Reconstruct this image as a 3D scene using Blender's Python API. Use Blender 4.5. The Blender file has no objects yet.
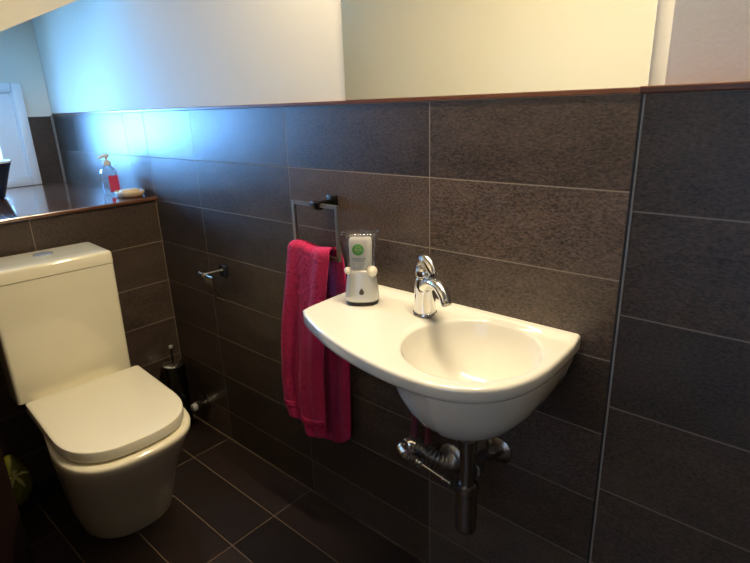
import bpy, bmesh, math, random
from mathutils import Vector, Matrix

random.seed(7)
PI = math.pi
sc = bpy.context.scene
COL = sc.collection
ROW = 1 / 6            # tile height
ZF = 7.7837 / 6        # tile top (under the wood cap) above the floor

# ------------------------------------------------------------------ materials
def new_mat(name):
    m = bpy.data.materials.new(name); m.use_nodes = True
    nt = m.node_tree
    return m, nt, nt.nodes['Principled BSDF']

def simple(name, col, rough=0.5, metal=0.0, bump=0.0, bscale=200.0, var=0.0, vscale=8.0, **kw):
    m, nt, p = new_mat(name)
    p.inputs['Base Color'].default_value = (*col, 1)
    p.inputs['Roughness'].default_value = rough
    p.inputs['Metallic'].default_value = metal
    for k, v in kw.items():
        p.inputs[k.replace('_', ' ')].default_value = v
    N, L = nt.nodes, nt.links
    geo = N.new('ShaderNodeNewGeometry')
    if bump > 0:
        n = N.new('ShaderNodeTexNoise'); n.inputs['Scale'].default_value = bscale; n.inputs['Detail'].default_value = 3
        L.new(geo.outputs['Position'], n.inputs['Vector'])
        b = N.new('ShaderNodeBump'); b.inputs['Strength'].default_value = bump; b.inputs['Distance'].default_value = 0.001
        L.new(n.outputs['Fac'], b.inputs['Height']); L.new(b.outputs['Normal'], p.inputs['Normal'])
    if var > 0:
        n = N.new('ShaderNodeTexNoise'); n.inputs['Scale'].default_value = vscale; n.inputs['Detail'].default_value = 4
        L.new(geo.outputs['Position'], n.inputs['Vector'])
        mx = N.new('ShaderNodeMix'); mx.data_type = 'RGBA'
        mx.inputs[6].default_value = (*[c * (1 - var) for c in col], 1)
        mx.inputs[7].default_value = (*[min(1, c * (1 + var)) for c in col], 1)
        L.new(n.outputs['Fac'], mx.inputs[0]); L.new(mx.outputs[2], p.inputs['Base Color'])
    return m

def tile_mat(name, au, u0, A, av, v0, H, dark, light, grout=(.24, .20, .155), gw=0.0024, rough=0.345, caulk=None, bump=0.6, tilt=.06):
    """stack-bond slate look tiles laid out in metres on world axes au / av"""
    m, nt, p = new_mat(name)
    N, L = nt.nodes, nt.links
    geo = N.new('ShaderNodeNewGeometry')
    sep = N.new('ShaderNodeSeparateXYZ'); L.new(geo.outputs['Position'], sep.inputs[0])
    def math_(op, a, b=None, c=None):
        n = N.new('ShaderNodeMath'); n.operation = op
        for i, v in enumerate((a, b, c)):
            if v is None: continue
            if isinstance(v, (int, float)): n.inputs[i].default_value = v
            else: L.new(v, n.inputs[i])
        return n.outputs[0]
    U = math_('SUBTRACT', sep.outputs[au], u0); V = math_('SUBTRACT', sep.outputs[av], v0)
    du = math_('PINGPONG', U, A / 2); dv = math_('PINGPONG', V, H / 2)
    d = math_('MINIMUM', du, dv)
    if caulk is not None:
        d = math_('MINIMUM', d, math_('MULTIPLY', math_('ABSOLUTE', math_('SUBTRACT', sep.outputs[au], caulk)), .6))
    mask = math_('LESS_THAN', d, gw / 2)
    comb = N.new('ShaderNodeCombineXYZ')
    L.new(math_('FLOOR', math_('DIVIDE', U, A)), comb.inputs[0]); L.new(math_('FLOOR', math_('DIVIDE', V, H)), comb.inputs[1])
    wn = N.new('ShaderNodeTexWhiteNoise'); wn.noise_dimensions = '3D'; L.new(comb.outputs[0], wn.inputs['Vector'])
    # stretched slate grain
    mp = N.new('ShaderNodeMapping'); L.new(geo.outputs['Position'], mp.inputs['Vector'])
    s = [1, 1, 1]; s[au] = .45; mp.inputs['Scale'].default_value = s
    off = N.new('ShaderNodeVectorMath'); off.operation = 'MULTIPLY_ADD'
    L.new(wn.outputs['Color'], off.inputs[0]); off.inputs[1].default_value = (7, 7, 7); L.new(mp.outputs[0], off.inputs[2])
    n1 = N.new('ShaderNodeTexNoise'); n1.inputs['Scale'].default_value = 14; n1.inputs['Detail'].default_value = 6; n1.inputs['Roughness'].default_value = .65
    n2 = N.new('ShaderNodeTexNoise'); n2.inputs['Scale'].default_value = 330; n2.inputs['Detail'].default_value = 4; n2.inputs['Roughness'].default_value = .6
    L.new(off.outputs[0], n1.inputs['Vector']); L.new(off.outputs[0], n2.inputs['Vector'])
    f = math_('ADD', math_('MULTIPLY', n1.outputs['Fac'], .28), math_('MULTIPLY', n2.outputs['Fac'], .72))
    mr = N.new('ShaderNodeMapRange'); mr.inputs[1].default_value = .33; mr.inputs[2].default_value = .68; L.new(f, mr.inputs[0])
    mx = N.new('ShaderNodeMix'); mx.data_type = 'RGBA'
    mx.inputs[6].default_value = (*dark, 1); mx.inputs[7].default_value = (*light, 1); L.new(mr.outputs[0], mx.inputs[0])
    tone = N.new('ShaderNodeMix'); tone.data_type = 'RGBA'; tone.blend_type = 'MULTIPLY'; tone.inputs[0].default_value = 1
    t = N.new('ShaderNodeMapRange'); t.inputs[3].default_value = .62; t.inputs[4].default_value = 1.4; L.new(wn.outputs['Value'], t.inputs[0])
    cc = N.new('ShaderNodeCombineColor')
    for i in range(3): L.new(t.outputs[0], cc.inputs[i])
    L.new(mx.outputs[2], tone.inputs[6]); L.new(cc.outputs[0], tone.inputs[7])
    gm = N.new('ShaderNodeMix'); gm.data_type = 'RGBA'; gm.inputs[7].default_value = (*grout, 1)
    L.new(mask, gm.inputs[0]); L.new(tone.outputs[2], gm.inputs[6]); L.new(gm.outputs[2], p.inputs['Base Color'])
    r = math_('ADD', math_('MULTIPLY', n2.outputs['Fac'], .22), rough - .11)
    rr = math_('ADD', math_('MULTIPLY', mask, .5), r); L.new(rr, p.inputs['Roughness'])
    h = math_('SUBTRACT', math_('ADD', math_('MULTIPLY', n2.outputs['Fac'], .9), math_('MULTIPLY', n1.outputs['Fac'], .3)), math_('MULTIPLY', mask, 1.2))
    b = N.new('ShaderNodeBump'); b.inputs['Strength'].default_value = bump; b.inputs['Distance'].default_value = .0012
    # no two tiles are bedded perfectly flush: a slight tilt per tile
    tl = N.new('ShaderNodeVectorMath'); tl.operation = 'MULTIPLY_ADD'
    L.new(wn.outputs['Color'], tl.inputs[0]); tl.inputs[1].default_value = (tilt,) * 3; tl.inputs[2].default_value = (-tilt / 2,) * 3
    ad = N.new('ShaderNodeVectorMath'); L.new(geo.outputs['Normal'], ad.inputs[0]); L.new(tl.outputs[0], ad.inputs[1])
    nz = N.new('ShaderNodeVectorMath'); nz.operation = 'NORMALIZE'; L.new(ad.outputs[0], nz.inputs[0]); L.new(nz.outputs[0], b.inputs['Normal'])
    L.new(h, b.inputs['Height']); L.new(b.outputs['Normal'], p.inputs['Normal'])
    return m

TD, TL = (.016, .0115, .0095), (.132, .091, .070)
M = {}
M['tile_right'] = tile_mat('slate_tile_right', 0, 1.9946 / 6, 3.0082 / 6, 2, ZF, ROW, TD, TL, caulk=0.0)
M['tile_box'] = tile_mat('slate_tile_box', 0, 1.8243, 3.0082 / 6, 2, ZF - .002, ROW, TD, TL)
M['tile_back'] = tile_mat('slate_tile_back', 1, -2.7156 / 6, 3.0082 / 6, 2, ZF, ROW, TD, TL, caulk=0.0)
M['tile_left'] = tile_mat('slate_tile_left', 0, .1, 3.0082 / 6, 2, ZF, ROW, TD, TL)
M['tile_floor'] = tile_mat('slate_tile_floor', 0, 1.916 / 6, .4995, 1, -1.0136 / 6, .1645, (.011, .0065, .0055), (.034, .021, .018), grout=(.17, .125, .085), gw=.003, rough=.34)
M['plaster'] = simple('cream_plaster', (.80, .76, .66), .85, bump=.25, bscale=160, var=.02, vscale=5)
M['plaster_box'] = simple('grey_plaster', (.80, .775, .75), .85, bump=.25, bscale=160, var=.02, vscale=5)
M['cap_wood'] = simple('red_brown_wood', (.12, .038, .016), .32, var=.35, vscale=35, bump=.1, bscale=90)
M['ledge_wood'] = simple('ledge_wood', (.13, .05, .026), .16, Coat_Weight=1.0, Coat_Roughness=.1, Specular_IOR_Level=1.0, var=.35, vscale=30, bump=.12, bscale=60)
M['dark_wood'] = simple('dark_brown_wood', (.016, .006, .004), .4, var=.3, vscale=30)
M['toilet_ceramic'] = simple('ivory_ceramic', (.80, .75, .58), .12, Coat_Weight=.5, Coat_Roughness=.05)
M['ceramic'] = simple('white_ceramic', (.76, .735, .665), .12, Coat_Weight=.5, Coat_Roughness=.05)
M['seat_plastic'] = simple('seat_plastic', (.82, .77, .62), .22)
M['chrome'] = simple('chrome', (.78, .78, .77), .09, 1.0)
M['chrome_dull'] = simple('dull_chrome', (.42, .40, .37), .24, 1.0)
M['chrome_dark'] = simple('dark_chrome', (.10, .095, .09), .22, 1.0)
M['chrome_mid'] = simple('tarnished_chrome', (.32, .295, .27), .26, 1.0)
M['satin'] = simple('satin_metal', (.62, .64, .68), .38, .8)
M['steel'] = simple('brushed_steel', (.42, .40, .37), .36, 1.0, bump=.1, bscale=300)
M['copper'] = simple('wine_red_tube', (.15, .025, .045), .45, .2)
M['brown_ring'] = simple('brown_ring', (.06, .035, .022), .4)
M['rubber_and_shade_black'] = simple('rubber_and_shade_black', (.012, .012, .011), .5)  # rubber of the dispenser base; also colours the painted shade strip
M['towel'] = simple('crimson_terry', (.44, .007, .072), .95, bump=1.0, bscale=420, var=.25, vscale=60, Sheen_Weight=.08, Sheen_Roughness=.5)
M['towel_band'] = simple('crimson_hem', (.40, .007, .065), .9, bump=.6, bscale=500)
M['window_white'] = simple('window_white_paint', (.82, .84, .86), .4, var=.02)
M['grout_strip'] = simple('corner_strip', (.24, .225, .20), .5)
M['silver_plastic'] = simple('silver_plastic', (.60, .61, .60), .3, .35)
M['cream_plastic'] = simple('cream_plastic', (.82, .78, .66), .35)
M['label_white'] = simple('label_white', (.84, .86, .82), .45)
m, nt, p = new_mat('refill_white')
p.inputs['Base Color'].default_value = (.9, .92, .88, 1); p.inputs['Roughness'].default_value = .35
tr_ = nt.nodes.new('ShaderNodeBsdfTranslucent'); tr_.inputs[0].default_value = (.92, .95, .88, 1)
mx_ = nt.nodes.new('ShaderNodeMixShader'); mx_.inputs[0].default_value = .55
nt.links.new(p.outputs[0], mx_.inputs[1]); nt.links.new(tr_.outputs[0], mx_.inputs[2]); nt.links.new(mx_.outputs[0], nt.nodes['Material Output'].inputs[0])
M['refill_white'] = m
M['label_green'] = simple('label_green', (.12, .50, .10), .5)
M['label_pale'] = simple('label_pale_green', (.55, .80, .42), .5)
M['label_grey'] = simple('label_grey', (.20, .26, .26), .5)
M['sensor'] = simple('sensor_dark', (.05, .045, .035), .15)
M['soap_red'] = simple('pink_red_label', (.60, .06, .16), .35)
M['soap_cream'] = simple('cream_dish', (.72, .56, .36), .4)
M['pot_dark'] = simple('dark_glazed', (.012, .016, .03), .25)
M['cable'] = simple('grey_hose', (.30, .29, .25), .4, .4)
M['bag'] = simple('yellow_green_film', (.30, .29, .035), .2, var=.35, vscale=40)
M['bag_knot'] = simple('yellow_film_highlight', (.85, .80, .30), .22)  # paler than the bag: its highlight is put into the knot's colour
M['bristle'] = simple('bristle', (.6, .6, .58), .8)

m, nt, p = new_mat('mirror_silver')
p.inputs['Metallic'].default_value = 1; p.inputs['Roughness'].default_value = .02
p.inputs['Base Color'].default_value = (.93, .94, .86, 1); M['mirror'] = m

def thin_glass(name, tint=(1, 1, 1), gl=.12):
    m, nt, p = new_mat(name)
    N, L = nt.nodes, nt.links; N.remove(p)
    t = N.new('ShaderNodeBsdfTransparent'); t.inputs[0].default_value = (*tint, 1)
    g = N.new('ShaderNodeBsdfGlossy'); g.inputs['Roughness'].default_value = .06
    lw = N.new('ShaderNodeLayerWeight'); lw.inputs[0].default_value = .3
    ml = N.new('ShaderNodeMath'); ml.operation = 'MULTIPLY_ADD'; ml.inputs[1].default_value = .6; ml.inputs[2].default_value = gl
    L.new(lw.outputs['Fresnel'], ml.inputs[0])
    mx = N.new('ShaderNodeMixShader'); L.new(ml.outputs[0], mx.inputs[0]); L.new(t.outputs[0], mx.inputs[1]); L.new(g.outputs[0], mx.inputs[2])
    L.new(mx.outputs[0], N['Material Output'].inputs[0])
    return m
M['glass'] = thin_glass('clear_glass', gl=.02)
M['clear_plastic'] = thin_glass('clear_plastic', (.95, .95, .94), .05)

M['smoky_plastic'] = thin_glass('smoky_plastic', (.95, .92, .92), .10)

# ------------------------------------------------------------------ geometry helpers
def thing(name, loc, label, cat, group=None):
    o = bpy.data.objects.new(name, None); COL.objects.link(o)
    o.empty_display_size = .05; o.location = loc
    o['label'] = label; o['category'] = cat
    if group: o['group'] = group
    return o

def base_of(o):
    v = Vector((0, 0, 0))
    while o is not None: v += o.location; o = o.parent
    return v

def obj(name, bm, mats, parent=None, smooth=35, label=None, kind=None):
    if not isinstance(mats, (list, tuple)): mats = [mats]
    bmesh.ops.recalc_face_normals(bm, faces=bm.faces)
    if parent is not None:
        bmesh.ops.translate(bm, verts=bm.verts, vec=-base_of(parent))
    me = bpy.data.meshes.new(name); bm.to_mesh(me); bm.free()
    for m_ in mats: me.materials.append(m_)
    if smooth:
        for f in me.polygons: f.use_smooth = True
        if smooth < 180: me.set_sharp_from_angle(angle=math.radians(smooth))
    o = bpy.data.objects.new(name, me); COL.objects.link(o)
    if parent is not None: o.parent = parent
    if label: o['label'] = label
    if kind: o['kind'] = kind
    return o

def single(name, bm, mats, label, cat, loc=None, smooth=35, group=None):
    o = obj(name, bm, mats, None, smooth); o['label'] = label; o['category'] = cat
    if group: o['group'] = group
    return o

def box(bm, x0, x1, y0, y1, z0, z1, bev=0.0, seg=2, mi=0, rot=None, piv=None):
    vs = [bm.verts.new((x, y, z)) for x in (x0, x1) for y in (y0, y1) for z in (z0, z1)]
    F = [(0, 1, 3, 2), (4, 6, 7, 5), (0, 4, 5, 1), (2, 3, 7, 6), (0, 2, 6, 4), (1, 5, 7, 3)]
    fs = [bm.faces.new([vs[i] for i in f]) for f in F]
    for f in fs: f.material_index = mi
    if bev > 0:
        es = list({e for f in fs for e in f.edges})
        r = bmesh.ops.bevel(bm, geom=es, offset=bev, segments=seg, profile=.5, affect='EDGES', clamp_overlap=True)
        vs = list({v for f in r['faces'] for v in f.verts} | {v for v in vs if v.is_valid})
    if rot is not None:
        bmesh.ops.rotate(bm, verts=[v for v in vs if v.is_valid], cent=piv, matrix=rot)
    return bm

def BM(): return bmesh.new()
def B(*a, **k): return box(BM(), *a, **k)

def loft(bm, rings, cap0=True, cap1=True, mi=0, closed=True):
    R = [[bm.verts.new(p) for p in r] for r in rings]
    n = len(R[0])
    for a, b in zip(R, R[1:]):
        for i in range(n if closed else n - 1):
            j = (i + 1) % n
            f = bm.faces.new((a[i], a[j], b[j], b[i])); f.material_index = mi
    if cap0: f = bm.faces.new(R[0][::-1]); f.material_index = mi
    if cap1: f = bm.faces.new(R[-1]); f.material_index = mi
    return bm

def frame(axis):
    a = Vector(axis).normalized()
    h = Vector((0, 0, 1)) if abs(a.z) < .9 else Vector((1, 0, 0))
    u = a.cross(h).normalized(); v = a.cross(u).normalized()
    return a, u, v

def lathe(bm, origin, axis, prof, n=32, cap0=True, cap1=True, mi=0, sx=1.0, sy=1.0):
    """prof: (distance along axis, radius)"""
    a, u, v = frame(axis); o = Vector(origin)
    rings = [[o + a * d + (u * math.cos(2 * PI * i / n) * sx + v * math.sin(2 * PI * i / n) * sy) * max(r, 1e-4) for i in range(n)] for d, r in prof]
    return loft(bm, rings, cap0, cap1, mi)

def tube(bm, path, rad, n=14, mi=0, up=None, flat=1.0):
    """sweep a circle (or ellipse, flat = thickness ratio) along the path; rad scalar or list"""
    P = [Vector(p) for p in path]
    if not isinstance(rad, (list, tuple)): rad = [rad] * len(P)
    rings = []; u = None
    for i, pt in enumerate(P):
        t = (P[min(i + 1, len(P) - 1)] - P[max(i - 1, 0)]).normalized()
        if u is None:
            h = Vector(up) if up else (Vector((0, 0, 1)) if abs(t.z) < .9 else Vector((1, 0, 0)))
            u = (h - t * h.dot(t)).normalized()
        else:
            u = (u - t * u.dot(t)).normalized()
        w = t.cross(u)
        rings.append([pt + (w * math.cos(2 * PI * k / n) + u * math.sin(2 * PI * k / n) * flat) * rad[i] for k in range(n)])
    return loft(bm, rings, True, True, mi)

def smooth_path(pts, k=8):
    P = [Vector(p) for p in pts]; out = []
    for i in range(len(P) - 1):
        p0, p1, p2, p3 = P[max(i - 1, 0)], P[i], P[i + 1], P[min(i + 2, len(P) - 1)]
        for j in range(k):
            t = j / k
            out.append(.5 * ((2 * p1) + (p2 - p0) * t + (2 * p0 - 5 * p1 + 4 * p2 - p3) * t * t + (3 * p1 - p0 - 3 * p2 + p3) * t ** 3))
    out.append(P[-1]); return out

def lerp(a, b, t): return a + (b - a) * t
def ramp(tab, t):
    for (a, va), (b, vb) in zip(tab, tab[1:]):
        if t <= b: return lerp(va, vb, (t - a) / (b - a) if b > a else 0)
    return tab[-1][1]

def struct(name, bm, mats, parent=None, smooth=0):
    return obj(name, bm, mats, parent, smooth, kind='structure')

# ------------------------------------------------------------------ the room
CH = 2.42
RX1, RY0 = 2.78, -1.15
b = B(-.985, 3.0, -2.4, .1, -.08, 0.0); struct('floor', b, M['tile_floor'])
b = B(-.6, 3.0, -2.4, .1, CH, CH + .08); struct('ceiling', b, M['plaster'])
# sink wall: tiled below, plastered above the cap
b = B(-.985, RX1, 0, .1, 0, ZF); box(b, -.985, RX1, .004, .1, ZF, CH, mi=1)
struct('wall_right', b, [M['tile_right'], M['plaster']])
b = B(-.921, 1.824, -.0022, .004, ZF, ZF + .0085, .0008); struct('trim_1', b, M['cap_wood'])
# boxed-out section at the right: tiled to the same height, narrower plaster above
XB = 1.8243
b = B(XB, RX1, -.1645, -.0005, 0, ZF - .002); box(b, XB, RX1, -.07, .003, ZF - .002, CH, mi=1)
struct('wall_front', b, [M['tile_box'], M['plaster_box']])
b = B(XB - .006, RX1, -.1715, -.0705, ZF - .002, ZF + .008, .002); struct('trim_2', b, M['cap_wood'])
b = B(XB - .0008, XB + .0022, -.1655, -.162, .0, ZF - .003, .0008); struct('trim_3', b, M['grout_strip'])
b = B(XB - .0050, XB - .0010, -.1645, -.150, .0, ZF - .003); struct('shade_strip', b, M['rubber_and_shade_black'])  # no real trim: near-black strip added as the shade line beside the box
# half-height wall behind the toilet with a deep ledge on top
ZL = (7.7837 - 2) / 6
b = B(-.92, 0, -.764, -.0005, 0, ZL); struct('wall_back', b, M['tile_back'])
b = B(-.921, .012, -.764, -.0008, ZL + .0005, ZL + .0145, .004, 2); struct('trim_4', b, M['ledge_wood'])
ZT = ZL + .0145
XG = -.985
# lintel and sloping soffit over the ledge alcove
def zs(y): return 1.733 + .455 * y
b = BM()
sec = lambda x: [(x, .0035, CH), (x, .0035, zs(.0035)), (x, -.79, zs(-.79)), (x, -.79, CH)]
loft(b, [sec(XG), sec(0)]); struct('ceiling_slope', b, M['plaster'])
# far wall of the alcove, with the recessed window
XW = -.923
WY0, WY1, WZ0, WZ1 = -.62, -.252, 1.075, 1.345       # glazed opening
PY0, PY1, PZ0, PZ1 = -.655, -.155, 1.022, 1.405      # recessed panel inside the casing
XG = -.985
b = BM()
box(b, XG, XW, WY1, .0, .9, 1.75)
box(b, XG, XW, -.80, WY0, .9, 1.75)
box(b, XG, XW, WY0, WY1, WZ1, 1.75)
box(b, XG, XW, WY0, WY1, .9, WZ0)
struct('wall_far', b, M['plaster'])
M['tile_far'] = tile_mat('slate_tile_far', 1, -.30, .6, 2, ZF, ROW * 4, TD, TL)
b = B(XW + .0005, XW + .006, -.1125, -.012, ZT + .0005, ZF - .004); struct('trim_5', b, M['tile_far'])
b = B(XW + .0005, XW + .012, -.012, -.001, ZT + .0005, ZF, .002); struct('trim_6', b, M['grout_strip'])
# window: casing, jamb linings, sash, glass
win = bpy.data.objects.new('window_1', None); COL.objects.link(win); win.location = (XW, (WY0 + WY1) / 2, PZ0); win['kind'] = 'structure'
b = BM()
for (y0, y1, z0, z1) in ((PY1, -.114, ZT + .001, 1.444), (-.696, PY0, ZT + .001, 1.415), (PY0, PY1, PZ1, 1.444), (PY0, PY1, ZT + .001, PZ0)):
    box(b, XW + .0005, XW + .022, y0, y1, z0, z1, .004, 2)
obj('window_casing', b, M['window_white'], win, kind='structure')
b = BM()
for (y0, y1, z0, z1) in ((PY1 - .006, PY1 - .0005, PZ0, PZ1), (PY0 + .0005, PY0 + .006, PZ0, PZ1), (PY0, PY1, PZ1 - .006, PZ1 - .0005), (PY0, PY1, PZ0 + .0005, PZ0 + .012)):
    box(b, XW + .0005, XW + .015, y0, y1, z0, z1, .002)
obj('window_bead', b, M['window_white'], win, kind='structure')
b = BM()
box(b, XW + .0005, XW + .006, WY1, PY1 - .007, PZ0 + .013, PZ1 - .007); box(b, XW + .0005, XW + .006, PY0 + .007, WY0, PZ0 + .013, PZ1 - .007)
box(b, XW + .0005, XW + .006, WY0, WY1, WZ1, PZ1 - .007); box(b, XW + .0005, XW + .006, WY0, WY1, PZ0 + .013, WZ0)
obj('window_panel', b, M['window_white'], win, kind='structure', smooth=0)
b = B(XW - .012, XW - .008, WY0 - .004, WY1 + .004, WZ0 - .004, WZ1 + .004)
obj('window_pane', b, M['glass'], win, kind='structure', smooth=0)
# low partition on the toilet's far side and the rest of the room behind the camera
XE = .405; ZP = .98
b = B(0, XE, -.87, -.7655, 0, ZP); struct('wall_left', b, M['tile_left'])
b = B(XE - .001, XE + .006, -.871, -.7625, 0, ZP + .0115, .002); box(b, 0, XE - .001, -.871, -.7625, ZP, ZP + .0115, .002); struct('trim_7', b, M['dark_wood'])
b = B(-.6, -.5, RY0, -.87, 0, CH); box(b, XG, 0, -.87, -.765, 0, 1.75); struct('wall_niche', b, M['plaster'])
DX0, DX1, DH = 1.56, 2.42, 2.05
b = BM()
for x0, x1, z0 in ((-.6, DX0, 0), (DX1, RX1, 0), (DX0, DX1, DH)):
    if z0 == 0:
        box(b, x0, x1, RY0 - .1, RY0, 0, ZF); box(b, x0, x1, RY0 - .1, RY0 - .004, ZF, CH, mi=1); box(b, max(x0, 0), x1, RY0 - .02, RY0 + .006, ZF, ZF + .0085, mi=2)
    else: box(b, x0, x1, RY0 - .1, RY0 - .004, z0, CH, mi=1)
struct('wall_opposite', b, [M['tile_left'], M['plaster'], M['cap_wood']])
HY = -2.3
b = B(.9, 3.0, HY - .1, HY, 0, CH); box(b, .9, 1.0, HY, RY0 - .1, 0, CH); box(b, 2.9, 3.0, HY, RY0 - .1, 0, CH); struct('wall_hall', b, M['plaster'])
b = B(RX1, RX1 + .1, RY0 - .1, .1, 0, ZF); box(b, RX1 + .004, RX1 + .1, RY0 - .1, .1, ZF, CH, mi=1)
struct('wall_entrance', b, [M['tile_back'], M['plaster']])

# ------------------------------------------------------------------ mirror
mir = thing('mirror', (1.43, 0.0, ZF + .009), 'large frameless mirror resting on the brown wood strip above the washbasin', 'mirror')
X0, X1 = 1.0775, 1.7808
b = B(X0, X1, -.0005, .0035, ZF + .0090, 1.93, .0006, 1); obj('mirror_glass', b, M['mirror'], mir, smooth=0)

# ------------------------------------------------------------------ toilet
def dring(z, xb, xf, yc, w, ln, ex=2.4, rb=.03, n=72, tb=1.0):
    """D outline: round front of length ln, rounded back corners"""
    pts = []; xm = xf - ln; h = w / 2
    for i in range(n // 2 + 1):
        a = -PI / 2 + PI * i / (n // 2)
        c, s = math.cos(a), math.sin(a)
        pts.append((xm + ln * abs(c) ** (2 / ex), yc + h * math.copysign(abs(s) ** (2 / ex), s), z))
    # back corners
    h *= tb
    for cy, sg, a0 in ((yc + h - rb, 1, PI / 2), (yc - h + rb, -1, PI)):
        for i in range(7):
            a = a0 + PI / 2 * i / 6
            pts.append((xb + rb + rb * math.cos(a), cy + rb * math.sin(a), z))
    return pts
YC = -.475
to = thing('toilet', (.12, YC, 0), 'white close-coupled toilet with lid closed below the wood ledge', 'toilet')
b = BM()
prof = [(0.0, .06, .528, .298, .18), (.012, .055, .536, .306, .183), (.10, .05, .572, .316, .188), (.20, .05, .630, .330, .19), (.29, .05, .692, .344, .20),
        (.35, .04, .738, .355, .20), (.385, .03, .760, .362, .198), (.405, .03, .772, .366, .196), (.4150, .032, .774, .366, .196), (.4205, .036, .771, .361, .194), (.4225, .045, .763, .350, .19)]
loft(b, [dring(z, xb, xf, YC + .030 * max(0, 1 - z / .38), w, ln, lerp(2.35, 2.7, min(1, z / .38)), tb=.66) for z, xb, xf, w, ln in prof], True, True)
obj('bowl', b, M['toilet_ceramic'], to, smooth=50)
YQ = YC
b = BM()
loft(b, [dring(z, xb, xf, YQ, w, ln, 2.6, .010) for z, xb, xf, w, ln in
         [(.4228, .32, .742, .322, .185), (.4245, .318, .745, .326, .186), (.4295, .318, .745, .326, .186), (.4305, .32, .743, .322, .185)]])
obj('seat', b, M['seat_plastic'], to, smooth=50)
b = BM()
lid = [(.4310, .309, .754, .338, .188), (.4322, .306, .758, .344, .19), (.440, .305, .759, .345, .19), (.4590, .305, .759, .345, .19),
       (.4620, .3058, .7582, .3435, .1896), (.4636, .3085, .7555, .338, .188), (.4645, .316, .748, .324, .184), (.4653, .35, .70, .25, .16)]
loft(b, [dring(z, xb, xf, YQ, w, ln, 2.6, .010) for z, xb, xf, w, ln in lid])
lo = obj('lid', b, M['seat_plastic'], to, smooth=30)
for s in (-1, 1):
    b = BM(); lathe(b, (.297, YQ + s * .085 - .022, .437), (0, 1, 0), [(0, .008), (.001, .009), (.043, .009), (.044, .008)], 18)
    obj('hinge', b, M['chrome'], to)
def rrect(z, x0, x1, y0, y1, r, n=8):
    pts = []
    for cx, cy, a0 in ((x1 - r, y1 - r, 0), (x0 + r, y1 - r, PI / 2), (x0 + r, y0 + r, PI), (x1 - r, y0 + r, 1.5 * PI)):
        for i in range(n + 1):
            a = a0 + PI / 2 * i / n
            pts.append((cx + r * math.cos(a), cy + r * math.sin(a), z))
    return pts
CY0, CY1 = -.655, -.293
b = BM()
loft(b, [rrect(z, .024, x1, CY0 + d, CY1 - d, r) for z, x1, d, r in
         [(.4215, .218, .002, .012), (.50, .221, .002, .012), (.65, .227, .001, .012), (.80, .2325, 0, .012), (.8165, .233, 0, .012)]])
obj('cistern', b, M['toilet_ceramic'], to, smooth=50)
b = BM()
loft(b, [rrect(z,   .022 + e * .3, .2355 - e, CY0 - .001 + e, CY1 + .001 - e, max(.013 - e * .3, .006)) for z, e in
         [(.8178, .002), (.8186, .0004), (.825, 0), (.8500, .0004), (.8555, .0022), (.8590, .006), (.8603, .012), (.861, .05)]])
cl = obj('cistern_lid', b, M['toilet_ceramic'], to, smooth=50)
b = BM(); lathe(b, (.108, -.466, .8604), (0, 0, 1), [(0, .029), (.0025, .029), (.004, .0275), (.0045, .020), (.0047, 0)], 36)
fb = obj('flush_button', b, M['satin'], cl, label='round chrome flush button')
to.rotation_euler = (0, 0, math.radians(-3.6))

# thin supply hose beside the cistern
pth = smooth_path([(.075, -.284, .80), (.055, -.262, .796), (.025, -.247, .775), (.012, -.248, .70), (.012, -.256, .60), (.010, -.270, .48)], 8)
single('supply_hose', tube(BM(), pth, .0026, 8), M['cable'], 'thin grey hose looping down the tiles beside the cistern', 'hose')

# ------------------------------------------------------------------ toilet brush in the corner
bx, by = .062, -.068
br = thing('toilet_brush', (bx, by, 0), 'slim toilet brush in a dark metal holder in the corner', 'toilet brush')
b = BM(); lathe(b, (bx, by, 0), (0, 0, 1), [(.0, .040), (.004, .044), (.02, .045), (.275, .045), (.283, .0445), (.284, .040), (.276, .039), (.02, .039)], 32, True, True)
obj('holder', b, M['chrome_dark'], br)
b = BM(); lathe(b, (bx, by, .0), (0, 0, 1), [(.2835, .0435), (.286, .0460), (.289, .0455), (.291, .042), (.293, .010)], 32)
obj('holder_rim', b, M['chrome'], br)
b = BM(); lathe(b, (bx, by, 0), (0, 0, 1), [(.06, .004), (.285, .004), (.365, .004)], 12)
hd = obj('handle', b, M['chrome_dark'], br)
b = BM(); lathe(b, (bx, by, .358), (0, 0, 1), [(0, .004), (.003, .0075), (.008, .0085), (.013, .0075), (.016, .003)], 16)
obj('knob', b, M['silver_plastic'], hd)

# ------------------------------------------------------------------ angle stop valve low on the sink wall
sv = thing('stop_valve', (.172, 0, .115), 'small chrome stop valve low on the tiles by the toilet', 'valve')
b = BM(); lathe(b, (.172, -.0005, .118), (0, -1, 0), [(0, .026), (.003, .026), (.006, .020), (.008, .011)], 24); obj('rosette', b, M['chrome_dull'], sv)
b = BM(); lathe(b, (.172, -.006, .118), (0, -1, 0), [(0, .010), (.030, .010), (.034, .012), (.05, .012), (.052, .009)], 20)
lathe(b, (.172, -.036, .118), (-1, 0, -.25), [(0, .009), (.018, .009), (.019, .0115), (.032, .0115), (.033, .006)], 16); obj('valve_body', b, M['chrome_dull'], sv)
b = BM(); lathe(b, (.172, -.052, .118), (0, -1, 0), [(0, .014), (.002, .017), (.018, .016), (.021, .011)], 10); obj('knob', b, M['silver_plastic'], sv)

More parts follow.
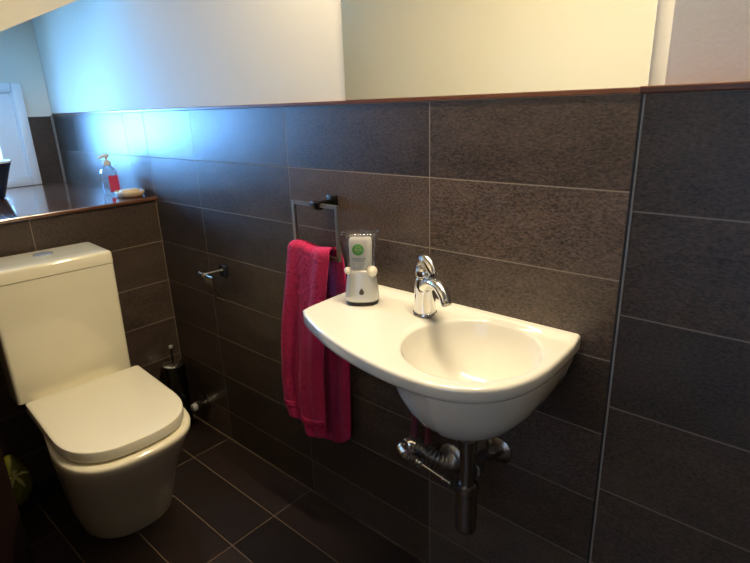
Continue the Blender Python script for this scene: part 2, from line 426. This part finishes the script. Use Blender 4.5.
# ------------------------------------------------------------------ toilet roll holder
rh = thing('toilet_roll_holder', (.405, 0, .735), 'empty dark chrome toilet roll holder on the tiles above the brush', 'toilet roll holder')
b = B(.412, .450, -.010, -.0005, .725, .766, .002); obj('wall_plate', b, M['pot_dark'], rh)
b = BM(); tube(b, [(.431, -.008, .750), (.431, -.082, .752)], .0055, 12); lathe(b, (.431, -.080, .752), (0, -1, 0), [(0, .0055), (.001, .008), (.008, .008), (.009, .005)], 14)
obj('arm', b, M['steel'], rh)
b = BM(); tube(b, [(.405, -.08, .752), (.478, -.08, .748)], .0045, 12)
lathe(b, (.400, -.08, .752), (1, 0, 0), [(0, .004), (.001, .007), (.010, .007), (.011, .004)], 14); lathe(b, (.474, -.08, .748), (1, 0, 0), [(0, .004), (.001, .007), (.010, .007), (.011, .004)], 14)
obj('axle', b, M['chrome'], rh)
b = BM()
cov = smooth_path([(0, -.080, .744), (0, -.078, .718), (0, -.068, .690), (0, -.052, .668), (0, -.040, .655)], 6)
R_ = []
for i, q in enumerate(cov):
    t = (cov[min(i + 1, len(cov) - 1)] - cov[max(i - 1, 0)]).normalized(); nn = Vector((0, t.z, -t.y)) * .0012
    R_.append([(.428, q.y + nn.y, q.z + nn.z), (.478, q.y + nn.y, q.z + nn.z), (.478, q.y - nn.y, q.z - nn.z), (.428, q.y - nn.y, q.z - nn.z)])
loft(b, R_); cvr = obj('cover_flap', b, M['chrome_dull'], rh)
b = BM(); tube(b, [(.427, -.040, .655), (.479, -.040, .655)], .0032, 10); obj('flap_edge', b, M['chrome'], cvr)

# ------------------------------------------------------------------ washbasin
ZB = .83
BCX, BCY, BRX, BRY = 1.553, -.165, .138, .140
def catmull_closed(pts, k=10):
    out = []; n = len(pts)
    for i in range(n):
        p0, p1, p2, p3 = [Vector(pts[(i + d) % n]) for d in (-1, 0, 1, 2)]
        for j in range(k):
            t = j / k
            out.append(.5 * ((2 * p1) + (p2 - p0) * t + (2 * p0 - 5 * p1 + 4 * p2 - p3) * t * t + (3 * p1 - p0 - 3 * p2 + p3) * t ** 3))
    return out
front = smooth_path([Vector((x, y, 0)) for x, y in [(1.114, -.001), (1.1145, -.08), (1.1175, -.17), (1.120, -.212), (1.128, -.236), (1.146, -.248), (1.19, -.268), (1.27, -.300), (1.352, -.3235), (1.439, -.3385), (1.516, -.344),
                                                    (1.585, -.338), (1.634, -.318), (1.676, -.282), (1.703, -.232), (1.7155, -.165), (1.7155, -.085), (1.7125, -.03), (1.711, -.001)]], 8)
poly = [(v.x, v.y) for v in front]
def ray_out(a):
    dx, dy = math.cos(a), math.sin(a); best = None
    n = len(poly)
    for i in range(n):
        (x1, y1), (x2, y2) = poly[i], poly[(i + 1) % n]
        ex, ey = x2 - x1, y2 - y1
        den = dx * ey - dy * ex
        if abs(den) < 1e-12: continue
        t = ((x1 - BCX) * ey - (y1 - BCY) * ex) / den; s = ((x1 - BCX) * dy - (y1 - BCY) * dx) / den
        if t > 0 and -1e-6 <= s <= 1 + 1e-6: best = t if best is None else min(best, t)
    return best
angs = sorted([2 * PI * i / 120 for i in range(120)] + [math.atan2(-.001 - BCY, 1.114 - BCX) % (2 * PI), math.atan2(-.001 - BCY, 1.711 - BCX) % (2 * PI)])
OUT = [Vector((BCX + math.cos(a) * ray_out(a), BCY + math.sin(a) * ray_out(a), 0)) for a in angs]
def inset(d):     # outline pulled in by d, but never off the wall at the back
    o = []
    for v in OUT:
        c = Vector((BCX, BCY, 0)); e = (v - c); L_ = e.length
        q = c + e * ((L_ - d) / L_)
        if v.y > -.002: q.y = v.y; q.x = v.x - (d if v.x > 1.7 else (-d if v.x < 1.12 else 0))
        o.append(q)
    return o
def bowl_ring(sx, z, sy=None, cx=BCX, cy=BCY):
    sy = sx if sy is None else sy
    return [Vector((cx + BRX * sx * math.cos(a), cy + BRY * sy * math.sin(a), z)) for a in angs]
def lip(v):       # raised strip along the wall
    t = max(0, min(1, (v.y + .027) / .008)); t = t * t * (3 - 2 * t)
    return .009 * t
rings = []
def oring(d, z, wl=0.0): rings.append([Vector((v.x, v.y, z + (lip(v) * wl))) for v in inset(d)])
# underside: outer bowl from the waste up to the slab, then the slab's edge, deck, inner bowl
def outer_lim(i):
    a = angs[i]; L_ = ray_out(a) * .965
    c = math.cos(a); lim = .164 + .10 * max(0, min(1, (c - .05) / .5))
    return min(L_, lim)
LIM = [outer_lim(i) for i in range(len(angs))]
def under_ring(f, z):
    o = []
    for a, L_ in zip(angs, LIM):
        o.append(Vector((BCX + math.cos(a) * L_ * f, min(-.001, BCY + math.sin(a) * L_ * f), z)))
    return o
for f, z in [(.12, .648), (.26, .651), (.42, .659), (.58, .674), (.72, .694), (.83, .719), (.92, .751), (.975, .783), (.99, .793)]:
    rings.append(under_ring(f, z))
def mixring(d, f, z):
    a_ = under_ring(.995, z); b_ = inset(d)
    return [Vector((lerp(p.x, q.x, f), min(-.001, lerp(p.y, q.y, f)), z)) for p, q in zip(a_, b_)]
rings.append(mixring(.010, .15, .7960)); rings.append(mixring(.010, .6, .7966)); rings.append(mixring(.010, 1, .797))
for d, z in [(.006, .7985), (.002, .802), (0.0, .808)]: oring(d, z)
for d, z in [(0.0, ZB - .008), (.0012, ZB - .004), (.004, ZB - .0012), (.008, ZB)]: oring(d, z, 1)
for f in (.03, .06, .09, .12, .15, .18, .21, .25, .4, .55, .7, .82, .92):
    a_ = inset(.008); b_ = bowl_ring(1.015, ZB)
    r_ = [Vector((lerp(p.x, q.x, f), lerp(p.y, q.y, f), 0)) for p, q in zip(a_, b_)]
    rings.append([Vector((v.x, v.y, ZB + lip(v) - .0015 * max(0, (f - .4) / .6) ** 2)) for v in r_])
for sx, z in [(1.008, ZB - .0022), (.998, ZB - .0040), (.988, ZB - .0075), (.972, ZB - .015), (.94, ZB - .028), (.88, ZB - .050), (.77, ZB - .074), (.64, ZB - .096), (.48, ZB - .111), (.32, ZB - .120), (.18, ZB - .1245), (.10, ZB - .126)]:
    rings.append(bowl_ring(sx, z))
bs = thing('washbasin', (1.43, 0, .64), 'white wall-hung washbasin with round bowl at right and flat shelf at left', 'washbasin')
bb = BM(); loft(bb, rings, True, True); obj('basin', bb, M['ceramic'], bs, smooth=55)
bb = BM(); lathe(bb, (BCX, BCY, ZB - .1265), (0, 0, 1), [(0, .020), (.0025, .021), (.0035, .018), (.0025, .010), (.0028, 0.0005)], 28); obj('waste', bb, M['chrome'], bs)

# waste trap
tx, ty = 1.560, -.176
tr = thing('bottle_trap', (tx, ty, .39), 'dull chrome bottle trap hanging under the washbasin bowl', 'bottle trap')
bb = BM(); lathe(bb, (tx, ty, .60), (0, 0, 1), [(0, .019), (.002, .021), (.026, .021), (.028, .019), (.0398, .019)], 28); obj('tailpiece_nut', bb, M['chrome_mid'], tr)
bb = BM(); lathe(bb, (tx, ty, .505), (0, 0, 1), [(0, .0165), (.096, .0165)], 28); obj('pipe', bb, M['chrome_mid'], tr)
bb = BM(); lathe(bb, (tx, ty, .390), (0, 0, 1), [(0, .020), (.003, .0225), (.012, .0238), (.10, .0238), (.104, .027), (.114, .027), (.118, .026), (.121, .0165)], 32); obj('cup', bb, M['chrome_mid'], tr)
bb = BM(); tube(bb, smooth_path([(tx, ty + .008, .535), (tx - .004, ty + .05, .535), (tx - .012, -.085, .525), (tx - .018, -.045, .50), (tx - .018, -.002, .49)], 6), .0135, 18); obj('outlet_pipe', bb, M['chrome_mid'], tr)
bb = BM(); lathe(bb, (tx, ty + .018, .535), (-.05, 1, 0), [(0, .017), (.002, .021), (.020, .021), (.022, .017)], 10); obj('nut', bb, M['chrome_mid'], tr)
bb = BM(); lathe(bb, (tx - .018, -.0005, .49), (0, -1, 0), [(0, .034), (.003, .034), (.010, .024), (.012, .015)], 32); obj('wall_rosette', bb, M['chrome_mid'], tr)

# corrugated connector with its elbow and thin side pipe
wv = thing('supply_valve', (1.30, 0, .39), 'ribbed chrome water connector with elbow left of the bottle trap', 'valve')
P0, P1 = Vector((1.412, -.02, .414)), Vector((1.326, -.056, .443))
bb = BM(); lathe(bb, (1.410, -.0005, .406), (0, -1, 0), [(0, .040), (.003, .0405), (.006, .038), (.011, .030), (.013, .024)], 36); obj('wall_rosette', bb, M['steel'], wv)
bb = BM(); cl_ = smooth_path([(1.410, -.008, .406), (1.409, -.026, .410), (1.396, -.044, .418), (1.368, -.054, .429), (1.340, -.057, .438), (1.312, -.056, .443)], 13)
tube(bb, cl_, [.0205 + .0032 * math.cos(2 * PI * i / 4) for i in range(len(cl_))], 26); obj('ribbed_tube', bb, M['steel'], wv, smooth=60)
Q = [P1 + Vector((.012, 0, 0)), P1 + Vector((-.004, -.002, .001)), P1 + Vector((-.016, -.012, -.003)), P1 + Vector((-.014, -.028, -.007)), P1 + Vector((.006, -.0385, -.009))]
bb = BM(); tube(bb, smooth_path(Q, 6), [.0205] * 4 + [.0205] * 9 + [.0195] * 6 + [.017] * 6, 22); obj('elbow', bb, M['chrome'], wv)
E0 = Vector((1.330, -.094, .434))
d = (Vector((1.500, -.128, .441)) - E0).normalized()
bb = BM(); lathe(bb, E0, d, [(0, .014), (.002, .0165), (.016, .0165), (.018, .013), (.024, .013)], 8); obj('nut', bb, M['chrome'], wv)
bb = BM(); lathe(bb, E0 + d * .023, d, [(0, .014), (.002, .0155), (.02, .0155), (.022, .012)], 20); obj('sealing_ring', bb, M['brown_ring'], wv, label='dark brown sealing ring')
bb = BM(); lathe(bb, E0 + d * .044, d, [(0, .010), (.001, .0125), (.005, .0125), (.006, .0085), (.010, .0085), (.011, .0115), (.016, .0115), (.018, .006)], 16); obj('collar', bb, M['chrome'], wv)
bb = BM(); S0 = E0 + d * .06; lathe(bb, S0, d, [(0, .0048), (.068, .0048), (.069, .0062), (.076, .0062), (.078, .0045), (.098, .0045), (.099, .003)], 14); obj('side_pipe', bb, M['chrome'], wv)
# copper tails from the tap
for i, (xa, xb) in enumerate(((1.352, 1.318), (1.384, 1.362))):
    bb = tube(BM(), smooth_path([(xa, -.066, .7965), (xa, -.064, .70), (xb + .012, -.05, .60), (xb, -.042, .50), (xb, -.046, .455)], 6), .009, 14)
    single('tap_tail', bb, M['copper'], ['left dark red tap supply pipe behind the washbasin bowl', 'right dark red tap supply pipe behind the washbasin bowl'][i], 'pipe', group='tap supply pipes')

# ------------------------------------------------------------------ tap
TX, TY = 1.376, -.075
tp = thing('mixer_tap', (TX, TY, ZB), 'chrome single-lever mixer tap standing on the washbasin deck', 'tap')
dd = Vector((.88, -.475, 0)).normalized()
Z = Vector((0, 0, 1))
def TP(s, h): return Vector((TX, TY, ZB)) + dd * s + Z * h
bb = BM(); lathe(bb, TP(0, .0005), Z, [(0, .0275), (.002, .0285), (.005, .0275), (.006, .0255), (.030, .0248), (.055, .0242), (.072, .0235), (.082, .0225), (.088, .020), (.0895, .016)], 36); obj('body', bb, M['chrome'], tp)
bb = BM()
tube(bb, smooth_path([TP(-.004, .054), TP(.016, .074), TP(.042, .088), (TP(.070, .088)), TP(.092, .076), TP(.104, .060)], 7), [lerp(.0225, .0125, min(1, i / 30)) for i in range(36)], 20, flat=.78)
sp = obj('spout', bb, M['chrome'], tp, smooth=60)
a_ = (TP(.104, .060) - TP(.092, .076)).normalized()
bb = BM(); lathe(bb, TP(.1015, .0635), a_, [(0, .010), (.001, .0112), (.009, .0112), (.010, .009), (.0085, .007)], 20); obj('aerator', bb, M['chrome_dull'], sp)
bb = BM(); lathe(bb, TP(0, .0905), Z, [(0, .019), (.002, .0225), (.010, .0230), (.018, .021), (.025, .016), (.029, .008)], 32); hn = obj('handle', bb, M['chrome'], tp)
bb = BM()
pth = smooth_path([TP(-.012, .098), TP(-.010, .114), TP(.001, .127), TP(.017, .128), TP(.034, .117), TP(.044, .106)], 6)
wd = [lerp(.0155, .0168, i / 15) if i < 15 else lerp(.0168, .0098, (i - 15) / 15) for i in range(31)]
tube(bb, pth, wd, 16, up=(dd.y, -dd.x, 0), flat=1.0)
# flatten: lever thickness along the path normal
obj('lever', bb, M['chrome'], hn, smooth=60)
bb = BM(); lathe(bb, TP(-.0155, .118) - dd * .0035 + Vector((.004, -.010, .002)), Vector((.35, -.9, .25)), [(0, .0042), (.003, .0042), (.0035, .003)], 14)
obj('index_hole', bb, M['sensor'], hn, label='small dark index mark')

# ------------------------------------------------------------------ soap dispenser
DX, DY = 1.207, -.105
an = math.radians(37)
F = Vector((math.sin(an), -math.cos(an), 0)); S = Vector((math.cos(an), math.sin(an), 0))
def DP(s, f, z): return Vector((DX, DY, ZB)) + S * s + F * f + Z * z
def sring(w, dpt, z, ex=2.6, n=48, fo=0):
    o = []
    for i in range(n):
        a = 2 * PI * i / n; c, s = math.cos(a), math.sin(a)
        o.append(DP(w / 2 * math.copysign(abs(c) ** (2 / ex), c), fo + dpt / 2 * math.copysign(abs(s) ** (2 / ex), s), z))
    return o
sd = thing('soap_dispenser', (DX, DY, ZB), 'silver automatic soap dispenser with clear top and green round emblem', 'soap dispenser')
bb = BM(); loft(bb, [sring(.074, .062, .0005), sring(.078, .066, .002), sring(.078, .066, .0085), sring(.074, .062, .0095)]); obj('base', bb, M['rubber_and_shade_black'], sd)
bb = BM(); loft(bb, [sring(w, q, z) for w, q, z in [(.080, .068, .010), (.084, .072, .012), (.083, .071, .022), (.078, .066, .040), (.073, .061, .058), (.069, .056, .074), (.067, .053, .083), (.062, .048, .087)]])
bd = obj('body', bb, M['silver_plastic'], sd, smooth=60)
# sensor drop
bb = BM(); n = 28; ring0, ring1 = [], []
for i in range(n):
    a = 2 * PI * i / n; r = .0062
    x = r * math.sin(a) * (1 if math.cos(a) < 0 else (1 - .55 * math.cos(a))); z = -r * math.cos(a) * -1 * (1.0 if math.cos(a) < 0 else 1.55)
    ring0.append(DP(x + .002, .0315, .036 + z)); ring1.append(DP(x + .002, .0350, .036 + z))
loft(bb, [ring0, ring1]); obj('sensor_window', bb, M['sensor'], bd, label='dark drop-shaped sensor window')
for s, r in ((-.031, .009), (.027, .0135)):
    bb = BM(); c = DP(s, .016, .086 if s < 0 else .084)
    lathe(bb, c - F * r, F, [(r - r * math.cos(PI * k / 10), r * math.sin(PI * k / 10)) for k in range(11)], 20)
    obj('shoulder_knob', bb, M['cream_plastic'], sd, smooth=180, label='cream rounded knob')
bb = BM(); loft(bb, [sring(w, q, z, 3.2) for w, q, z in [(.044, .034, .0875), (.050, .037, .090), (.053, .038, .10), (.055, .038, .15), (.053, .036, .160), (.046, .030, .165)]])
rf = obj('refill', bb, M['refill_white'], sd, smooth=60)
bb = BM(); lathe(bb, DP(-.004, .0186, .138), F, [(0, .0140), (.0009, .0140), (.0011, .0135)], 36); em = obj('emblem', bb, M['label_green'], rf, label='round green emblem')
bb = BM()
def mark(s0, s1, z0, z1, f=.0199):
    dz = .005
    v = [bb.verts.new(DP(s, ff, z + dz)) for ff in (f, f + .0004) for s, z in ((s0, z0), (s1, z0), (s1, z1), (s0, z1))]
    for q in ((0, 1, 2, 3), (7, 6, 5, 4), (0, 4, 5, 1), (1, 5, 6, 2), (2, 6, 7, 3), (3, 7, 4, 0)): bb.faces.new([v[i] for i in q])
for x0, x1, z0, z1 in ((-.012, -.0095, .1305, .1365), (-.008, -.0045, .1305, .1325), (-.008, -.0060, .1305, .1365), (-.0030, .0000, .1305, .1320), (-.003, -.0014, .1305, .1365), (.0015, .0032, .1305, .1365), (.0045, .0070, .1305, .1322)):
    mark(x0, x1, z0, z1)
mark(-.010, .002, .1395, .1410); mark(-.009, .001, .1262, .1274)
obj('emblem_lettering', bb, M['label_pale'], em)
bb = BM()
x = -.019
random.seed(3)
while x < .013:
    w_ = random.uniform(.0016, .004); mark(x, x + w_, .1095, .1120, .0190); x += w_ + .0012
x = -.015
while x < .009:
    w_ = random.uniform(.0016, .0036); mark(x, x + w_, .1050, .1068, .0190); x += w_ + .0010
obj('label_lettering', bb, M['label_grey'], rf)
bb = BM()
outer = [sring(w, q, z, 3.0) for w, q, z in [(.068, .052, .086), (.069, .053, .100), (.074, .055, .125), (.081, .059, .150), (.088, .063, .172)]]
inner = [sring(w - .004, q - .004, z, 3.0) for w, q, z in [(.088, .063, .1719), (.081, .059, .150), (.074, .055, .125), (.069, .053, .100), (.068, .052, .0862)]]
loft(bb, outer, False, False); sh = obj('clear_shell', bb, M['smoky_plastic'], sd, smooth=60)
bb = BM(); loft(bb, [sring(.0885, .0635, .1725, 3), sring(.090, .065, .1738, 3), sring(.090, .065, .1762, 3), sring(.086, .061, .1775, 3)]); obj('top_rim', bb, M['smoky_plastic'], sd, smooth=60)

# ------------------------------------------------------------------ towel ring and towel
RY = -.062
rg = thing('towel_ring', (1.0, 0, 1.047), 'square chrome towel ring on the tiled wall above the washbasin shelf', 'towel ring')
RA, RB, RZ1, RZ0 = .920, 1.088, 1.047, .908
q = .0045
bb = BM()
tilt = .012   # bottom swings in towards the wall
def bar(a, c_): tube(bb, [a, c_], q * 1.25, 4, up=(0, 0, 1))
def sq(p0, p1):
    p0, p1 = Vector(p0), Vector(p1); a, u, v = (p1 - p0).normalized(), None, None
    u = Vector((0, 1, 0)); v = a.cross(u)
    rr = [[p + (u * su + v * sv) * q for su, sv in ((-1, -1), (1, -1), (1, 1), (-1, 1))] for p in (p0, p1)]
    loft(bb, rr)
sq((RA - q, RY, RZ1), (RB + q, RY, RZ1)); sq((RA, RY, RZ1 - q), (RA, RY, RZ0 + q)); sq((RB, RY, RZ1 - q), (RB, RY, RZ0 + q)); sq((RA - q, RY, RZ0), (RB + q, RY, RZ0))
obj('ring', bb, M['steel'], rg, smooth=0)
bb = B(.998, 1.030, RY - .008, RY + .008, RZ1 - .012, RZ1 + .010, .002); obj('clamp', bb, M['chrome_dark'], rg)
bb = B(1.006, 1.022, RY + .006, -.008, RZ1 - .008, RZ1 + .008, .0015); obj('arm', bb, M['chrome_dark'], rg)
bb = B(.996, 1.032, -.0085, -.0005, RZ1 - .018, RZ1 + .018, .0015); obj('wall_plate', bb, M['chrome_dark'], rg)

tw = thing('hand_towel', (1.0, RY, .3), 'crimson terry hand towel hanging through the square chrome ring', 'towel')
def fold(s, t, ph, amp):
    return amp * (math.sin(s * 9.5 + ph + t * 1.3) * .6 + math.sin(s * 17 + ph * 2 - t * 2.2) * .4)
NS, NT = 70, 90
def towel_sheet(front):
    v = []
    for j in range(NT + 1):
        t = j / NT
        row = []
        for i in range(NS + 1):
            s = i / NS
            if front:
                xl = ramp([(0, .908), (.05, .903), (.25, .888), (.5, .860), (.75, .836), (.9, .840), (1, .858)], t)
                xr = ramp([(0, 1.062), (.06, 1.066), (.3, 1.040), (.6, 1.020), (1, 1.005)], t)
                zb = .335 + .010 * math.sin(s * 7) + .028 * (1 - s) ** 2
            else:
                xl = ramp([(0, .905), (.3, .90), (.7, .90), (1, .915)], t)
                xr = ramp([(0, 1.066), (.08, 1.082), (.3, 1.086), (.6, 1.080), (1, 1.062)], t)
                zb = .285 + .030 * (s - .35) ** 2 * 4
            zt = RZ0 + .0225 + .006 * math.sin(s * 6.5 + .8) + .006 * math.sin(s * PI)
            # over-the-bar arc then straight drop
            arc = .05
            if t < arc:
                a = t / arc * PI / 2
                yy = math.sin(a) * .017; z = zt - (1 - math.cos(a)) * .017
            else:
                u = (t - arc) / (1 - arc); z = lerp(zt - .017, zb, u); yy = .017 + .012 * math.sin(min(1, u * 2) * PI / 2)
            am = .002 + .011 * min(1, t * 1.7)
            f_ = fold(s, t, .4 if front else 1.9, am)
            y = RY - yy - max(-.008, f_) if front else RY + min(yy, .026) + max(-.006, f_ * .5) + .004
            y = min(y, -.0125)
            x = lerp(xl, xr, s) + .004 * math.sin(t * 11 + s * 4) * t
            row.append(Vector((x, y, z)))
        v.append(row)
    return v
def sheet_obj(name, grids, mat, parent, th=.006):
    bb = BM()
    for g in grids:
        vv = [[bb.verts.new(p) for p in r] for r in g]
        for a, c in zip(vv, vv[1:]):
            for i in range(len(a) - 1): bb.faces.new((a[i], a[i + 1], c[i + 1], c[i]))
    bmesh.ops.remove_doubles(bb, verts=bb.verts, dist=1e-5)
    o = obj(name, bb, mat, parent, 180)
    m_ = o.modifiers.new('thick', 'SOLIDIFY'); m_.thickness = th; m_.offset = 0
    s_ = o.modifiers.new('round', 'SUBSURF'); s_.levels = 1; s_.render_levels = 1
    tex = bpy.data.textures.new('terry', 'CLOUDS'); tex.noise_scale = .006; tex.noise_depth = 2
    dm = o.modifiers.new('pile', 'DISPLACE'); dm.texture = tex; dm.strength = .0035; dm.mid_level = .5; dm.texture_coords = 'LOCAL'
    return o
gf, gb = towel_sheet(True), towel_sheet(False)
# join the two sheets over the bar
top = [[lerp_ for lerp_ in r] for r in gf]
gb[0] = [Vector(p) for p in gf[0]]
sheet_obj('towel_cloth', [gf, gb], M['towel'], tw)
hemrows = [[p + Vector((0, -.0042, 0)) for p in r] for r in gf[NT - 9:NT - 5]]
sheet_obj('hem_band', [hemrows], M['towel_band'], tw, .003)

# ------------------------------------------------------------------ things on the ledge
px, py = -.215, -.076
bo = thing('pump_bottle', (px, py, ZT), 'clear pump bottle with pink-red label standing on the wood ledge', 'bottle')
def bring(w, d_, z, r=.012): return [(x, y, z) for x, y, z in rrect(z, px - d_ / 2, px + d_ / 2, py - w / 2, py + w / 2, r, 6)]
bb = BM(); loft(bb, [bring(.056, .036, ZT + .001), bring(.060, .040, ZT + .004), bring(.060, .040, ZT + .088), bring(.056, .037, ZT + .100), bring(.036, .030, ZT + .112), bring(.026, .026, ZT + .118)]); obj('bottle_body', bb, M['clear_plastic'], bo, smooth=50)
bb = BM(); loft(bb, [[(x, y, z) for x, y, z in rrect(z, px - .0175, px + .0175, py - .0265, py + .0265, .010, 6)] for z in (ZT + .004, ZT + .05)]); obj('liquid', bb, M['clear_plastic'], bo, smooth=50)
bb = B(px + .0205, px + .0212, py - .012, py + .026, ZT + .012, ZT + .078, 0); box(bb, px - .012, px + .018, py + .0302, py + .0310, ZT + .012, ZT + .078); obj('bottle_label', bb, M['soap_red'], bo, smooth=0)
bb = BM(); lathe(bb, (px, py, ZT + .118), Z, [(0, .0135), (.002, .0145), (.016, .0145), (.018, .009), (.022, .005), (.032, .005), (.033, .012), (.042, .013), (.0445, .010)], 22); cpz = obj('pump', bb, M['label_white'], bo)
bb = BM(); tube(bb, [(px, py, ZT + .155), (px + .010, py - .022, ZT + .155), (px + .016, py - .034, ZT + .149)], [.0055, .005, .004], 12); obj('nozzle', bb, M['label_white'], cpz)

sx_, sy_ = -.095, -.0565
bb = BM(); lathe(bb, (sx_, sy_, ZT + .0005), Z, [(0, .040), (.002, .046), (.010, .052), (.020, .055), (.022, .054), (.022, .051), (.012, .047), (.008, .030), (.007, 0)], 40, sx=.95, sy=1.25)
single('soap_dish', bb, M['soap_cream'], 'low cream oval soap dish beside the pump bottle on the ledge', 'soap dish', smooth=50)
bb = BM(); loft(bb, [[(sx_ + x_ * k, sy_ + y_ * k, ZT + z_) for x_, y_ in [(.026 * math.copysign(abs(math.cos(a)) ** .8, math.cos(a)), .038 * math.copysign(abs(math.sin(a)) ** .8, math.sin(a))) for a in [2 * PI * i / 36 for i in range(36)]]] for z_, k in [(.0085, .8), (.012, .96), (.020, 1), (.026, .95), (.029, .8), (.030, .5)]]); single('soap_bar', bb, M['soap_cream'], 'small cream bar of soap lying in the oval dish on the ledge', 'soap', smooth=60)

kx, ky = -.56, -.40
pt = thing('plant_pot', (kx, ky, ZT), 'dark flared pot with a pale rim at the window end of the ledge', 'pot')
bb = BM(); lathe(bb, (kx, ky, ZT), Z, [(.0005, .030), (.004, .034), (.10, .066), (.138, .080), (.141, .081)], 40, True, True); obj('pot_body', bb, M['pot_dark'], pt)
bb = BM(); lathe(bb, (kx, ky, ZT), Z, [(.1415, .079), (.142, .083), (.149, .084), (.150, .082), (.150, .074), (.142, .073)], 40, True, True); obj('pot_rim', bb, M['window_white'], pt, label='pale rim')

# ------------------------------------------------------------------ yellow-green bag behind the toilet
gx, gy = .056, -.697
bg = thing('plastic_bag', (gx, gy, 0), 'small knotted yellow-green plastic bag on the floor left of the toilet', 'bag')
random.seed(11)
bb = BM(); n = 40; rr = []
ph = [random.uniform(0, 6.28) for _ in range(6)]
for k in range(22):
    t = k / 21; z = .002 + .185 * t
    R0 = .046 * (math.sin(PI * min(1, t * .86 + .14)) ** .55 if t < .93 else math.sin(PI * (.93 * .86 + .14)) ** .55 * (1 - (t - .93) * 8))
    ring = []
    for i in range(n):
        a = 2 * PI * i / n
        w = 1 + .07 * math.sin(3 * a + ph[0] + t * 5) + .05 * math.sin(7 * a + ph[1] - t * 7) + .04 * math.sin(13 * a + ph[2] + 9 * t)
        ring.append((gx + R0 * w * math.cos(a), gy + R0 * w * math.sin(a), z))
    rr.append(ring)
loft(bb, rr); obj('bag_body', bb, M['bag'], bg, smooth=180)
bb = BM()
for a in (.3, 1.5, 2.9, 4.0, 5.2):
    e = Vector((math.cos(a), math.sin(a), 0))
    c = Vector((gx + .047, gy - .005, .125)); e = Vector((.35, math.cos(a), math.sin(a)))
    tube(bb, smooth_path([c, c + e * .012 + Z * .004, c + e * .028 + Z * .002, c + e * .040 - Z * .008], 5), [.006, .006, .006, .007, .007, .008, .008, .009, .009, .009, .008, .008, .007, .006, .005, .003], 8, flat=.35)
obj('bag_knot', bb, M['bag_knot'], bg, smooth=180)

# ------------------------------------------------------------------ lights
def area(name, loc, target, sx, sy, power, col, portal=False):
    l = bpy.data.lights.new(name, 'AREA'); l.shape = 'RECTANGLE'; l.size = sx; l.size_y = sy; l.energy = power; l.color = col
    o = bpy.data.objects.new(name, l); COL.objects.link(o); o.location = loc
    o.rotation_euler = (Vector(target) - Vector(loc)).to_track_quat('-Z', 'Y').to_euler()
    if portal: l.cycles.is_portal = True
    return o
# wall lamp over the mirror (warm), hall daylight through the entrance, window daylight (sky through a portal)
area('mirror_lamp', (1.40, -.115, 2.08), (1.40, -.42, 1.0), .90, .06, 28, (1, .815, .53))
area('hall_daylight', (2.0, HY + .03, .85), (1.95, 0, -.6), .9, 1.3, 6.5, (.42, .63, 1))
area('window_portal', (XG - .02, (WY0 + WY1) / 2, (WZ0 + WZ1) / 2), (0, (WY0 + WY1) / 2, (WZ0 + WZ1) / 2), WY1 - WY0, WZ1 - WZ0, 1, (1, 1, 1), True)
w = bpy.data.worlds.new('World'); sc.world = w; w.use_nodes = True
w.node_tree.nodes['Background'].inputs[0].default_value = (.16, .45, 1, 1)
w.node_tree.nodes['Background'].inputs[1].default_value = 112.0

# ------------------------------------------------------------------ camera
cd = bpy.data.cameras.new('Camera'); cam = bpy.data.objects.new('Camera', cd); COL.objects.link(cam)
r_ = Vector((0.75027669, 0.6603423, -0.03213939)); u_ = Vector((-0.18304773, 0.25419894, 0.94967175)); f_ = Vector((-0.63527823, 0.70663353, -0.31159369))
mt = Matrix((r_, u_, -f_)).transposed().to_4x4(); mt.translation = Vector((2.06598, -1.01237, 1.29112))
cam.matrix_world = mt
cd.sensor_fit = 'HORIZONTAL'; cd.sensor_width = 36; cd.lens = 535.61 / 750 * 36; cd.clip_start = .02
sc.camera = cam
sc.view_settings.view_transform = 'Standard'; sc.view_settings.look = 'None'
sc.view_settings.exposure = 0.0; sc.view_settings.gamma = 1.0; sc.view_settings.use_curve_mapping = False
sc.cycles.max_bounces = 10; sc.cycles.diffuse_bounces = 5; sc.cycles.glossy_bounces = 5; sc.cycles.transparent_max_bounces = 12
sc.cycles.caustics_reflective = False; sc.cycles.caustics_refractive = False
sc.cycles.sample_clamp_indirect = 6
